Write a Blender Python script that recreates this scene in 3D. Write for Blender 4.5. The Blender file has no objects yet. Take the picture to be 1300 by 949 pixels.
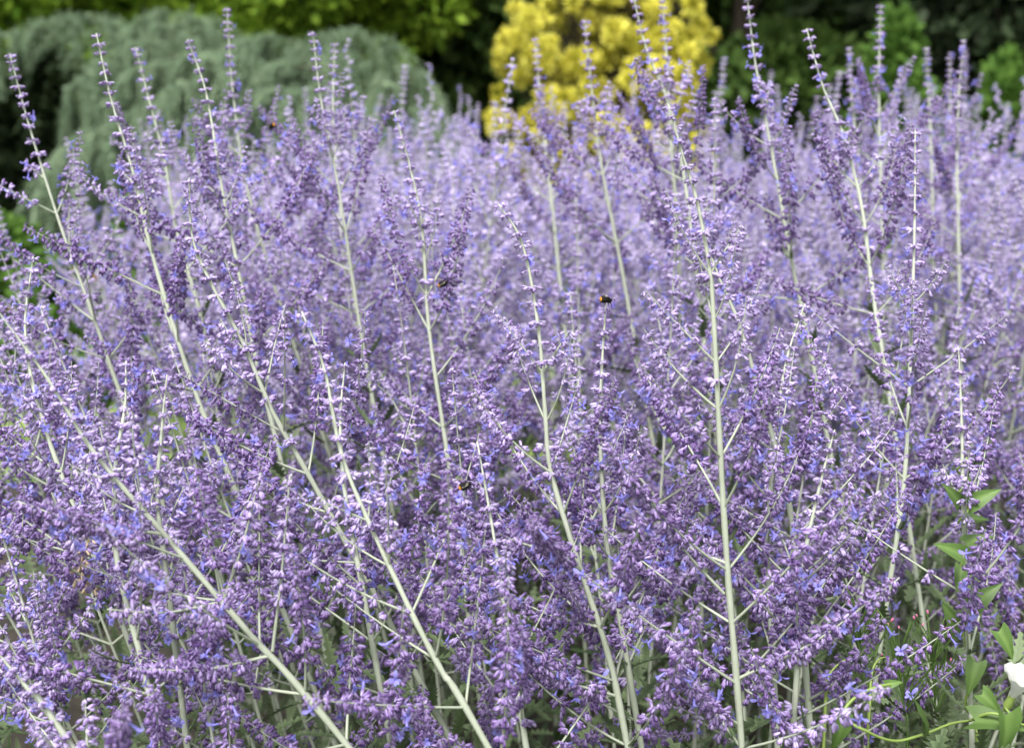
import bpy, math, random
import numpy as np
from mathutils import Vector, Matrix

random.seed(7)
rng = np.random.default_rng(11)
SC = bpy.context.scene
COL = SC.collection

# ------------------------------------------------------------------ camera, world, sun, exposure
CAM_H, PITCH, FPX = 1.25, math.radians(11.8), 1806.0
cam_d = bpy.data.cameras.new("camera")
cam = bpy.data.objects.new("camera", cam_d); COL.objects.link(cam)
cam.location = (0, 0, CAM_H); cam.rotation_euler = (math.pi / 2 - PITCH, 0, 0)
cam_d.sensor_width = 36; cam_d.lens = 50.0; cam_d.clip_start = 0.05; cam_d.clip_end = 500
cam_d.dof.use_dof = True; cam_d.dof.focus_distance = 1.22; cam_d.dof.aperture_fstop = 6.5
SC.camera = cam
SUN_EL, SUN_AZ = math.radians(58), math.radians(200)       # soft light through cloud, from behind and above the viewer
W = bpy.data.worlds.new("World"); SC.world = W; W.use_nodes = True
nt = W.node_tree
sky = nt.nodes.new("ShaderNodeTexSky"); sky.sky_type = 'NISHITA'; sky.sun_disc = False
sky.sun_elevation = SUN_EL; sky.sun_rotation = SUN_AZ; sky.dust_density = 3.0; sky.air_density = 1.0
hs = nt.nodes.new("ShaderNodeHueSaturation"); hs.inputs["Saturation"].default_value = 0.12
nt.links.new(sky.outputs[0], hs.inputs["Color"])
bg = nt.nodes["Background"]; bg.inputs[1].default_value = 0.095
nt.links.new(hs.outputs[0], bg.inputs[0])
sun_d = bpy.data.lights.new("sun", 'SUN'); sun_d.energy = 1.5; sun_d.angle = math.radians(16); sun_d.color = (1, .97, .92)
sun = bpy.data.objects.new("sun", sun_d); COL.objects.link(sun)
sd = Vector((math.sin(SUN_AZ) * math.cos(SUN_EL), math.cos(SUN_AZ) * math.cos(SUN_EL), math.sin(SUN_EL)))
sun.rotation_euler = (-sd).to_track_quat('-Z', 'Y').to_euler()
SC.view_settings.view_transform = 'Standard'; SC.view_settings.look = 'None'; SC.view_settings.gamma = 1
SC.view_settings.exposure = 1.9

# ------------------------------------------------------------------ helpers
FWD = np.array([0, math.cos(PITCH), -math.sin(PITCH)]); UPV = np.array([0, math.sin(PITCH), math.cos(PITCH)])
def at(px, py, d):
    return np.array([0, 0, CAM_H]) + d * (FWD + (px - 650) / FPX * np.array([1., 0, 0]) - (py - 474.5) / FPX * UPV)

def unit(v):
    v = np.asarray(v, float); n = np.linalg.norm(v); return v / n if n > 1e-12 else np.array([0, 0, 1.])

def frame(z, x_hint=(1, 0, 0)):
    z = unit(z); x = np.asarray(x_hint, float); x = x - z * x.dot(z)
    if np.linalg.norm(x) < 1e-4: x = np.array([0, 1., 0]) - z * z[1]
    x = unit(x); y = np.cross(z, x)
    return np.stack([x, y, z], axis=1)

class MB:
    """collects quads into one mesh"""
    def __init__(s): s.V = []; s.Q = []; s.M = []; s.T = []; s.n = 0
    def add(s, V, Q, mat=0, tone=0.5):
        V = np.asarray(V, float).reshape(-1, 3); Q = np.asarray(Q, int).reshape(-1, 4)
        s.V.append(V); s.Q.append(Q + s.n); s.M.append(np.full(len(Q), mat))
        s.T.append(np.broadcast_to(np.asarray(tone, float), (len(V),)).copy()); s.n += len(V)
    def many(s, tmpl, R, t, sc, mat=0, tone_add=None):
        """tmpl (V,Q,tone) placed at N frames R (N,3,3), t (N,3), scales sc (N,)"""
        V, Q, T = tmpl; N = len(t)
        if N == 0: return
        P = np.einsum('nij,vj->nvi', R, V) * np.asarray(sc).reshape(N, 1, 1) + np.asarray(t)[:, None, :]
        QQ = Q[None] + (np.arange(N) * len(V))[:, None, None]
        TT = np.broadcast_to(T, (N, len(V))) + (0 if tone_add is None else np.asarray(tone_add)[:, None])
        s.add(P.reshape(-1, 3), QQ.reshape(-1, 4), mat, TT.reshape(-1))
    def tube(s, P, r, n=6, mat=0, tone=0.5, cap=True):
        P = np.asarray(P, float); r = np.broadcast_to(np.asarray(r, float), (len(P),)); k = len(P)
        T = np.gradient(P, axis=0); rows = []
        hint = np.array([1., .13, .07])
        for i in range(k):
            F = frame(T[i], hint); hint = F[:, 0]
            a = np.arange(n) * 2 * math.pi / n
            rows.append(P[i] + r[i] * (np.cos(a)[:, None] * F[:, 0] + np.sin(a)[:, None] * F[:, 1]))
        Q = [[i * n + j, i * n + (j + 1) % n, (i + 1) * n + (j + 1) % n, (i + 1) * n + j] for i in range(k - 1) for j in range(n)]
        if cap and n == 6:
            b = (k - 1) * n; Q += [[b, b + 1, b + 2, b + 3], [b, b + 3, b + 4, b + 5]]
        s.add(np.concatenate(rows), Q, mat, tone)
    def mesh(s, name, mats, smooth=True):
        me = bpy.data.meshes.new(name)
        V = np.concatenate(s.V); Q = np.concatenate(s.Q)
        me.vertices.add(len(V)); me.vertices.foreach_set("co", V.astype(np.float32).ravel())
        me.loops.add(len(Q) * 4); me.loops.foreach_set("vertex_index", Q.astype(np.int32).ravel())
        me.polygons.add(len(Q)); me.polygons.foreach_set("loop_start", (np.arange(len(Q)) * 4).astype(np.int32))
        me.polygons.foreach_set("material_index", np.concatenate(s.M).astype(np.int32))
        me.polygons.foreach_set("use_smooth", np.full(len(Q), smooth))
        me.update(calc_edges=True)
        a = me.attributes.new("tone", 'FLOAT', 'POINT'); a.data.foreach_set("value", np.concatenate(s.T).astype(np.float32))
        for m in mats: me.materials.append(m)
        return me

def put(name, me, parent=None, M=None):
    o = bpy.data.objects.new(name, me); COL.objects.link(o)
    if parent is not None: o.parent = parent
    if M is not None: o.matrix_basis = M
    return o
def empty(name, loc=(0, 0, 0)):
    o = bpy.data.objects.new(name, None); COL.objects.link(o); o.location = loc; o.empty_display_size = .05; return o
def tag(o, label=None, cat=None, group=None, kind=None):
    if label: o["label"] = label
    if cat: o["category"] = cat
    if group: o["group"] = group
    if kind: o["kind"] = kind
    return o
def mat4(R, t, s=1.0):
    M = np.eye(4); M[:3, :3] = np.asarray(R) * s; M[:3, 3] = t
    return Matrix(M.tolist())
def catmull(P, n):
    P = np.asarray(P, float); P = np.vstack([2 * P[0] - P[1], P, 2 * P[-1] - P[-2]]); out = []
    k = len(P) - 3
    for u in np.linspace(0, k - 1e-9, n):
        i = int(u); f = u - i; a, b, c, d = P[i:i + 4]
        out.append(.5 * (2 * b + (c - a) * f + (2 * a - 5 * b + 4 * c - d) * f * f + (3 * b - a - 3 * c + d) * f ** 3))
    return np.array(out)

# ------------------------------------------------------------------ materials
def srgb(r, g, b): return tuple(((c / 255) / 12.92 if c / 255 < .04045 else (((c / 255) + .055) / 1.055) ** 2.4) for c in (r, g, b)) + (1,)
def plant_mat(name, stops, rough=.6, transl=.25, var=.25, sheen=0.0, spec=.3, noise=0.0):
    """colour from the mesh's own 'tone' (natural pigment; far sage also has brighter light painted in), varied a little between objects"""
    m = bpy.data.materials.new(name); m.use_nodes = True; t = m.node_tree; n = t.nodes; L = t.links
    p = n["Principled BSDF"]; out = n["Material Output"]
    a = n.new("ShaderNodeAttribute"); a.attribute_name = "tone"
    r = n.new("ShaderNodeValToRGB")
    el = r.color_ramp.elements
    while len(el) < len(stops): el.new(.5)
    for e, (pos, c) in zip(el, stops): e.position = pos; e.color = tuple(c[:3]) + (1,)
    oi = n.new("ShaderNodeObjectInfo")
    fac = a.outputs["Fac"]
    if noise:
        tc = n.new("ShaderNodeTexCoord"); nz = n.new("ShaderNodeTexNoise"); nz.inputs["Scale"].default_value = noise
        L.new(tc.outputs["Object"], nz.inputs["Vector"])
        ma = n.new("ShaderNodeMath"); ma.operation = 'MULTIPLY_ADD'; L.new(nz.outputs["Fac"], ma.inputs[0]); ma.inputs[1].default_value = .5
        ms = n.new("ShaderNodeMath"); ms.operation = 'ADD'; L.new(a.outputs["Fac"], ms.inputs[0]); ms.inputs[1].default_value = -.25
        L.new(ms.outputs[0], ma.inputs[2]); fac = ma.outputs[0]
    L.new(fac, r.inputs["Fac"])
    h = n.new("ShaderNodeHueSaturation"); L.new(r.outputs["Color"], h.inputs["Color"])
    mr = n.new("ShaderNodeMapRange"); L.new(oi.outputs["Random"], mr.inputs["Value"])
    mr.inputs["To Min"].default_value = 1 - var; mr.inputs["To Max"].default_value = 1 + var
    L.new(mr.outputs[0], h.inputs["Value"])
    L.new(h.outputs["Color"], p.inputs["Base Color"])
    p.inputs["Roughness"].default_value = rough; p.inputs["Specular IOR Level"].default_value = spec
    if sheen:
        p.inputs["Sheen Weight"].default_value = sheen; p.inputs["Sheen Roughness"].default_value = .5
        p.inputs["Sheen Tint"].default_value = (.9, .86, 1, 1)
    if transl:
        tr = n.new("ShaderNodeBsdfTranslucent"); L.new(h.outputs["Color"], tr.inputs["Color"])
        mx = n.new("ShaderNodeMixShader"); mx.inputs[0].default_value = transl
        L.new(p.outputs[0], mx.inputs[1]); L.new(tr.outputs[0], mx.inputs[2]); L.new(mx.outputs[0], out.inputs["Surface"])
    return m
def ground_mat(name, c1, c2, scale, rough=.95):
    m = bpy.data.materials.new(name); m.use_nodes = True; t = m.node_tree; n = t.nodes; L = t.links
    p = n["Principled BSDF"]; tc = n.new("ShaderNodeTexCoord"); nz = n.new("ShaderNodeTexNoise"); nz.inputs["Scale"].default_value = scale; nz.inputs["Detail"].default_value = 8
    L.new(tc.outputs["Object"], nz.inputs["Vector"]); r = n.new("ShaderNodeValToRGB"); r.color_ramp.elements[0].position = .35; r.color_ramp.elements[1].position = .65
    r.color_ramp.elements[0].color = c1 + (1,); r.color_ramp.elements[1].color = c2 + (1,)
    L.new(nz.outputs["Fac"], r.inputs["Fac"]); L.new(r.outputs["Color"], p.inputs["Base Color"]); p.inputs["Roughness"].default_value = rough
    b = n.new("ShaderNodeBump"); b.inputs["Strength"].default_value = .6; L.new(nz.outputs["Fac"], b.inputs["Height"]); L.new(b.outputs[0], p.inputs["Normal"])
    return m

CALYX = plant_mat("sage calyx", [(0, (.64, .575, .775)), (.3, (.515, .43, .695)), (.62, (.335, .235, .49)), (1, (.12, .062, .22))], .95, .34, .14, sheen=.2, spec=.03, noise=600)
PETAL = plant_mat("sage petal", [(0, (.35, .33, .78)), (1, (.24, .21, .66))], .7, .4, .15, spec=.1)
STALK = plant_mat("sage stalk", [(0, (.22, .25, .185)), (1, (.44, .46, .395))], .8, 0, .15, noise=70, spec=.12)
LEAF = plant_mat("sage leaf", [(0, (.028, .05, .018)), (1, (.15, .20, .10))], .6, .2, .3)
WEEDLEAF = plant_mat("weed leaf", [(0, (.03, .07, .012)), (1, (.115, .19, .05))], .5, .25, .25, noise=60)
VINE = plant_mat("bindweed vine", [(0, (.13, .20, .045)), (1, (.20, .27, .07))], .5, 0, .1)
WHITE = plant_mat("bindweed petal", [(0, (.52, .52, .515)), (1, (.40, .42, .36))], .6, .3, .02)
PINK = plant_mat("pink petal", [(0, (.7, .25, .42)), (1, (.55, .13, .3))], .5, .3, .1)
DRY = plant_mat("dried floret", [(0, (.62, .50, .36)), (1, (.45, .32, .2))], .8, .2, .1)

# ------------------------------------------------------------------ flower templates
def ring_template(rings, n, tone_side=.10):
    V, T = [], []
    for i, (z, r, tn) in enumerate(rings):
        tooth = np.where(np.arange(n) % 2, .07, -.07) if z == 1.0 else np.zeros(n)
        a = np.arange(n) * 2 * math.pi / n + .2
        V.append(np.stack([r * np.cos(a), r * np.sin(a), z + tooth], 1)); T.append(tn + tone_side * np.where(np.arange(n) % 2, 1, -1))
    Q = [[i * n + j, i * n + (j + 1) % n, (i + 1) * n + (j + 1) % n, (i + 1) * n + j] for i in range(len(rings) - 1) for j in range(n)]
    return np.concatenate(V), np.array(Q), np.concatenate(T)
CAL_HI = ring_template([(0, .06, .2), (.14, .13, .25), (.45, .19, .4), (.75, .20, .6), (1.0, .155, .8), (.72, .08, 1.0)], 8, .17)
def hairy(t, seed=4, k=11):
    V, Q, T = t; R = random.Random(seed); V = list(map(list, V)); Q = list(map(list, Q)); T = list(T)
    for i in range(k):
        a = i * 2.4; z = R.uniform(.15, .95); r = .2; d = np.array([math.cos(a), math.sin(a), R.uniform(-.1, .5)]); c = np.array([r * math.cos(a), r * math.sin(a), z])
        w = np.array([-math.sin(a), math.cos(a), 0]) * .022; e = c + d * R.uniform(.10, .2); b = len(V)
        V += [list(c - w), list(c + w), list(e + w * .3), list(e - w * .3)]; Q.append([b, b + 1, b + 2, b + 3]); T += [.3, .3, .15, .15]
    return np.array(V), np.array(Q), np.array(T)
CAL_HI = hairy(CAL_HI)
CAL_LO = ring_template([(0, .08, .0), (.45, .23, .38), (1.0, .18, .82), (.75, .08, 1.0)], 6, .12)
def lobe(ang, tilt, ln, w):
    """one petal lobe leaving the mouth of the tube (z = 1)"""
    a = np.array([math.cos(ang), math.sin(ang), 0]); s = np.array([-math.sin(ang), math.cos(ang), 0]); zz = np.array([0, 0, 1.])
    V = []
    for k, (u, ww, cur) in enumerate([(0, .45, 0), (.4, 1, .05), (.8, .85, -.08), (1, .3, -.22)]):
        c = zz * .95 + a * .12 + (a * math.sin(tilt) + zz * math.cos(tilt)) * u * ln + zz * cur * ln
        V += [c - s * w * ww / 2, c + s * w * ww / 2]
    return np.array(V), np.array([[0, 1, 3, 2], [2, 3, 5, 4], [4, 5, 7, 6]])
def blossom_template(seed):
    r = random.Random(seed); V, Q, T = ring_template([(0, .08, .6), (.4, .1, .6), (1, .15, .4)], 6, 0)
    Vs, Qs, Ts = [V], [Q], [T]; n = len(V)
    for ang, tilt, ln, w in [(1.57, .75, .75, .34), (.75, .9, .6, .3), (2.4, .9, .6, .3), (3.05, 1.3, .55, .3), (.1, 1.3, .55, .3), (-1.57, 1.0, .95, .42)]:
        v, q = lobe(ang + r.uniform(-.15, .15), tilt + r.uniform(-.2, .3), ln * r.uniform(.85, 1.1), w)
        Vs.append(v); Qs.append(q + n); Ts.append(np.linspace(.7, .0, len(v))); n += len(v)
    return np.concatenate(Vs), np.concatenate(Qs), np.concatenate(Ts)
BLOSSOM = [blossom_template(i) for i in range(4)]
def leaf_template(teeth=9, w=.16, bend=.35, tooth=.45, seed=0):
    r = random.Random(seed); V, T = [], []
    k = teeth * 2 + 1
    for i in range(k):
        u = i / (k - 1); hw = w * (math.sin(math.pi * min(1, u * .92 + .08)) ** .8) * (1 if i % 2 else 1 - tooth) + .012
        if u > .97: hw = .012
        z = u; x = bend * u * u * .5; fold = hw * .35
        V += [[x + fold, -hw, z + (.03 if i % 2 else 0)], [x, 0, z], [x + fold, hw, z + (.03 if i % 2 else 0)]]; T += [.6, .25, .6]
    Q = []
    for i in range(k - 1):
        b = i * 3; Q += [[b, b + 1, b + 4, b + 3], [b + 1, b + 2, b + 5, b + 4]]
    return np.array(V), np.array(Q), np.array(T)
LEAVES = [leaf_template(8, .15, .4, .68, 0), leaf_template(7, .19, -.3, .75, 1), leaf_template(9, .13, .8, .65, 2)]

# ------------------------------------------------------------------ flower spikes
def whorl_sites(c, tang, down, scale, n, az0, R):
    """calyxes of one whorl: two opposite drooping bunches round the axis point c"""
    F = frame(tang); pos, dr, sc = [], [], []
    for k in range(n):
        side = k % 2
        az = az0 + side * math.pi + R.gauss(0, .55)
        rad = math.cos(az) * F[:, 0] + math.sin(az) * F[:, 1]
        tier = R.random(); tier2 = R.random()
        d = unit(rad * R.uniform(.6, 1.0) + down * (.35 + .75 * tier) + unit(tang) * .25 * (1 - tier) + np.array([R.gauss(0, .13) for _ in range(3)]))
        pos.append(c + rad * (.0008 + .0045 * tier2) * scale + unit(tang) * (.0022 * (1 - tier)) * scale); dr.append(d); sc.append(scale * R.uniform(.66, 1.15))
    return pos, dr, sc
def spike_data(path, sp0, ncal, bare, R, size=.0056, down=np.array([0, 0, -1.]), taper=.45):
    """(calyx positions, directions, scales, blossom sites) of a spike along a path"""
    seg = np.linalg.norm(np.diff(path, axis=0), axis=1); S = np.concatenate([[0], np.cumsum(seg)]); L = S[-1]
    pt = lambda s: np.array([np.interp(s, S, path[:, i]) for i in range(3)])
    pos, dr, sc, open_ = [], [], [], []
    s = bare * L; az = R.uniform(0, 6)
    while s < L:
        if R.random() < .07: s += sp0 * .8; continue
        u = (s - bare * L) / (L * (1 - bare) + 1e-9)
        c = pt(s); tg = unit(pt(min(L, s + .004)) - pt(max(0, s - .004)))
        scale = 1 - taper * max(0, (u - .45) / .55) ** 1.3
        n = max(3, int(round(ncal * (1 - .5 * max(0, (u - .6) / .4)) + R.uniform(-1, 1))))
        p, d, k = whorl_sites(c, tg, down, scale, n, az, R)
        pos += p; dr += d; sc += [x * size for x in k]
        if R.random() < .38 * (1 - .3 * u):
            j = R.randrange(len(p)); open_.append((p[j] + d[j] * size * .7, d[j], tg))
        az += math.pi / 2 + R.gauss(0, .2); s += sp0 * (1 - .5 * u) * R.uniform(.85, 1.2)
    return pos, dr, sc, open_
def calyx_fill(mb, data, tmpl, mat, R, shift=0.0):
    pos, dr, sc, _ = data
    if not pos: return
    Rm = np.stack([frame(d, (R.gauss(0, 1), R.gauss(0, 1), R.gauss(0, 1))) for d in dr])
    mb.many(tmpl, Rm, np.array(pos), np.array(sc), mat, np.array([R.gauss(shift, .10) for _ in pos]))
def blossom_frame(site):
    p, d, tg = site
    return frame(unit(d + unit(tg) * .2), np.cross(d, (0, 0, 1)) + 1e-3)
def blossom_fill(mb, data, mat, R, size=(.0066)):
    for site in data[3]:
        mb.many(R.choice(BLOSSOM), blossom_frame(site)[None], np.array([site[0]]), [size * R.uniform(.8, 1.1)], mat, np.array([R.gauss(0, .2)]))
def curve_path(L, bend, n=14, wob=0, R=random):
    th = np.linspace(0, bend, n); st = L / (n - 1); P = [np.zeros(3)]
    for t in th[1:]: P.append(P[-1] + st * np.array([math.sin(t), 0, math.cos(t)]))
    P = np.array(P); ph = R.uniform(0, 6)
    P[:, 1] += wob * L * np.sin(np.linspace(0, 3, n) + ph) - wob * L * math.sin(ph); return P

SP = {}          # length class -> list of variants: dict(mesh, mesh with blossoms, open sites)
DOWN_L = unit((-.75, 0, -.6))
def make_spike(L, sp0, ncal, bare, seed, shift=0.0, size=.0056):
    R = random.Random(seed); path = curve_path(L, R.uniform(.0, .5), 14, R.uniform(0, .04), R)
    data = spike_data(path, sp0, ncal, bare, R, size, DOWN_L)
    def base(t):
        mb = MB(); mb.tube(path, np.linspace(.0011, .0003, len(path)), 5, 0, .35); calyx_fill(mb, data, t, 1, random.Random(seed), shift); return mb
    a = base(CAL_HI).mesh("flower_spike", [STALK, CALYX])
    b = base(CAL_HI); blossom_fill(b, data, 2, R); bm = b.mesh("flower_spike", [STALK, CALYX, PETAL])
    return dict(plain=a, full=bm, open=data[3], L=L, path=path, data=data, seed=seed)
sd_ = 100
for cls, (Ls, sps, nc, bares) in {
    'dense_long': ((.11, .16), (.0072, .009), (14, 18), (.15, .32)),
    'mid_long': ((.12, .19), (.0115, .0155), (12, 17), (.2, .36)),
    'mid': ((.07, .11), (.010, .0135), (11, 15), (.2, .38)),
    'short': ((.03, .055), (.0075, .010), (8, 11), (.15, .35))}.items():
    SP[cls] = []
    for i in range(7):
        R = random.Random(sd_); sd_ += 1
        SP[cls].append(make_spike(R.uniform(*Ls), R.uniform(*sps), R.randint(*nc), R.uniform(*bares), sd_, .24 if cls == 'dense_long' else .05 if cls == 'mid_long' else -.06))
def make_whorl(seed, n, scale):
    R = random.Random(seed); p, d, k = whorl_sites(np.zeros(3), np.array([0, 0, 1.]), np.array([0, 0, -.7]), scale, n, 0, R)
    data = (p, d, [x * .0060 for x in k], [])
    sites = [(p[j] + d[j] * .0045, d[j], np.array([0, 0, 1.])) for j in R.sample(range(len(p)), 2)]
    mb = MB(); calyx_fill(mb, data, CAL_HI, 0, R, -.08); m = mb.mesh("flower_whorl", [CALYX])
    b = MB(); calyx_fill(b, data, CAL_HI, 0, random.Random(seed), -.08); blossom_fill(b, (0, 0, 0, sites), 1, R); bm = b.mesh("flower_whorl", [CALYX, PETAL])
    return dict(plain=m, full=bm, data=data, open=sites)
WH = [make_whorl(300 + i, random.Random(i).randint(14, 20), 1.0) for i in range(8)]
BL_ME = []
for b_ in BLOSSOM:
    mb = MB(); mb.add(b_[0], b_[1], 0, b_[2]); BL_ME.append(mb.mesh("blossom", [PETAL]))
LF_ME = []
for l_ in LEAVES:
    mb = MB(); mb.add(l_[0], l_[1], 0, l_[2]); LF_ME.append(mb.mesh("leaf", [LEAF]))

# ------------------------------------------------------------------ one sage stem
def stem_plan(path, R, infl=.55, dense=.4, bushy=1.0):
    """where everything sits on a stem whose stalk follows path (root to tip, local)"""
    seg = np.linalg.norm(np.diff(path, axis=0), axis=1); S = np.concatenate([[0], np.cumsum(seg)]); L = S[-1]
    pt = lambda s: np.array([np.interp(s, S, path[:, i]) for i in range(3)])
    tang = lambda s: unit(pt(min(L, s + .01)) - pt(max(0, s - .01)))
    items = []
    d = .003; az = R.uniform(0, 6); first = R.uniform(.12, .17)
    while d < first + .10:                                     # bare top of the stalk with its whorls
        u = min(1, d / .16); sc = .62 + .48 * u
        T = tang(L - d); F = frame(unit(T + np.array([0, 0, .6])), (math.cos(az), math.sin(az), 0))
        if not (d > first and R.random() < .5): items.append(('whorl', R.randrange(len(WH)), F, pt(L - d), sc * R.uniform(.9, 1.1)))
        az += math.pi / 2 + R.gauss(0, .2); d += (.008 + .0125 * u) * R.uniform(.85, 1.2)
    d = first; az = R.uniform(0, 6)
    while d < infl:                                            # pairs of side branches, each pair turned a quarter
        T = tang(L - d); F0 = frame(T, (1, .2, 0)); w = (d - first) / (infl - first)
        for side in (0, 1):
            if R.random() > bushy: continue
            a = az + side * math.pi + R.gauss(0, .2)
            A = math.cos(a) * F0[:, 0] + math.sin(a) * F0[:, 1]
            open_a = R.uniform(.5, .85) + .48 * w
            D = unit(math.cos(open_a) * T + math.sin(open_a) * A)
            want = R.uniform(.75, 1.15) * (.055 + .16 * min(1, w * 1.8))
            cls = ('short' if want < .06 else 'mid' if want < .115 else ('dense_long' if R.random() < dense + .3 * w else 'mid_long'))
            v = R.randrange(len(SP[cls])); k = min(1.3, max(.75, want / SP[cls][v]['L'])) * R.uniform(.9, 1.1)
            Fz = frame(D, (0, 0, 1) if abs(D[2]) < .96 else -A)
            items.append(('spike', (cls, v), Fz, pt(L - d), k ** .55 if k > 1 else k ** .8))
            if w > .7 and R.random() < .7:
                items.append(('leaf', R.randrange(3), frame(unit(A + T * .5 + np.array([0, 0, -.2])), T), pt(L - d), R.uniform(.016, .03)))
        az += math.pi / 2 + R.gauss(0, .12); d += R.uniform(.03, .042) + .022 * w
    while d < L - .12:                                         # leafy lower stalk
        T = tang(L - d); F0 = frame(T, (1, .2, 0))
        for side in (0, 1):
            a = az + side * math.pi + R.gauss(0, .2); A = math.cos(a) * F0[:, 0] + math.sin(a) * F0[:, 1]
            items.append(('leaf', R.randrange(3), frame(unit(A * R.uniform(.8, 1.1) + T * R.uniform(.2, .9)), T), pt(L - d), R.uniform(.038, .058)))
        az += math.pi / 2; d += R.uniform(.035, .05)
    return items, L
def stalk_mesh(path, r0, mb=None, mat=0):
    own = mb is None; mb = mb or MB()
    u = np.linspace(0, 1, len(path)); mb.tube(path, (r0 * (1 - u) ** .8 + .0005) * (1 + .10 * np.sin(np.arange(len(path)) * 2.1 + r0 * 9e4)), 6, mat, .25 + .5 * u[:, None].repeat(6, 1).ravel())
    return mb.mesh("stalk", [STALK]) if own else None
def build_stem(root_xyz, path, label, group, R, detail, r0=.0031, **kw):
    t = empty("sage_stem", root_xyz); tag(t, label, "flower stem", group)
    put("stalk", stalk_mesh(path, r0), t)
    items, L = stem_plan(path, R, **kw)
    for kind, v, F, p, sc in items:
        if kind == 'whorl':
            w = WH[v]; put("flower_whorl", w['full'] if R.random() < .22 else w['plain'], t, mat4(F, p, sc))
        elif kind == 'leaf':
            put("leaf", LF_ME[v], t, mat4(F, p, sc))
        else:
            s = SP[v[0]][v[1]]
            if detail:
                o = put("flower_spike", s['plain'], t, mat4(F, p, sc))
                for site in s['open']:
                    put("blossom", R.choice(BL_ME), o, mat4(blossom_frame(site), site[0], (.0066) * R.uniform(.85, 1.1)))
            else:
                put("flower_spike", s['full'], t, mat4(F, p, sc))
    return t
def merged_stem(path, R, r0=.0028, **kw):
    """the same stem as one light mesh, for those far back in the bed"""
    mb = MB(); stalk_mesh(path, r0, mb)
    items, L = stem_plan(path, R, **kw)
    for kind, v, F, p, sc in items:
        if kind == 'leaf':
            mb.many(LEAVES[v], F[None], p[None], [sc], 3); continue
        src = WH[v] if kind == 'whorl' else SP[v[0]][v[1]]
        pos, dr, ss, _ = src['data']
        if kind == 'spike': mb.tube((src['path'] @ F.T) * sc + p, np.linspace(.0012, .0005, len(src['path'])), 4, 0, .5)
        P = (np.array(pos) @ F.T) * sc + p; D = np.array(dr) @ F.T
        Rm = np.stack([frame(d, (R.gauss(0, 1), R.gauss(0, 1), 1)) for d in D])
        mb.many(CAL_LO, Rm, P, np.array(ss) * sc, 1, np.array([R.gauss(-.31, .07) for _ in pos]))  # calyx tone shifted paler, painting in the brighter light far back
        for site in src['open']:
            if kind == 'whorl' and R.random() > .3: continue
            mb.many(R.choice(BLOSSOM), (F @ blossom_frame(site))[None], ((F @ site[0]) * sc + p)[None], [(.0066) * sc], 2)
    return mb.mesh("sage_stem", [STALK, CALYX, PETAL, LEAF])

# ------------------------------------------------------------------ ground
def sheet(name, x0, x1, y0, y1, z, m, n=1):
    mb = MB(); mb.add([[x0, y0, z], [x1, y0, z], [x1, y1, z], [x0, y1, z]], [[0, 1, 2, 3]])
    return tag(put(name, mb.mesh(name, [m])), kind="structure")
GRASSM = ground_mat("lawn", (.06, .11, .02), (.16, .22, .05), 3)
SOIL = ground_mat("soil", (.012, .009, .006), (.035, .027, .018), 14)
sheet("lawn_ground", -150, 150, -60, 250, 0, GRASSM)
sheet("bed_soil", -1.6, 4.5, .2, 4.3, .004, SOIL)
sheet("border_soil", -9, 9, 6.2, 30, .004, SOIL)

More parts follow.
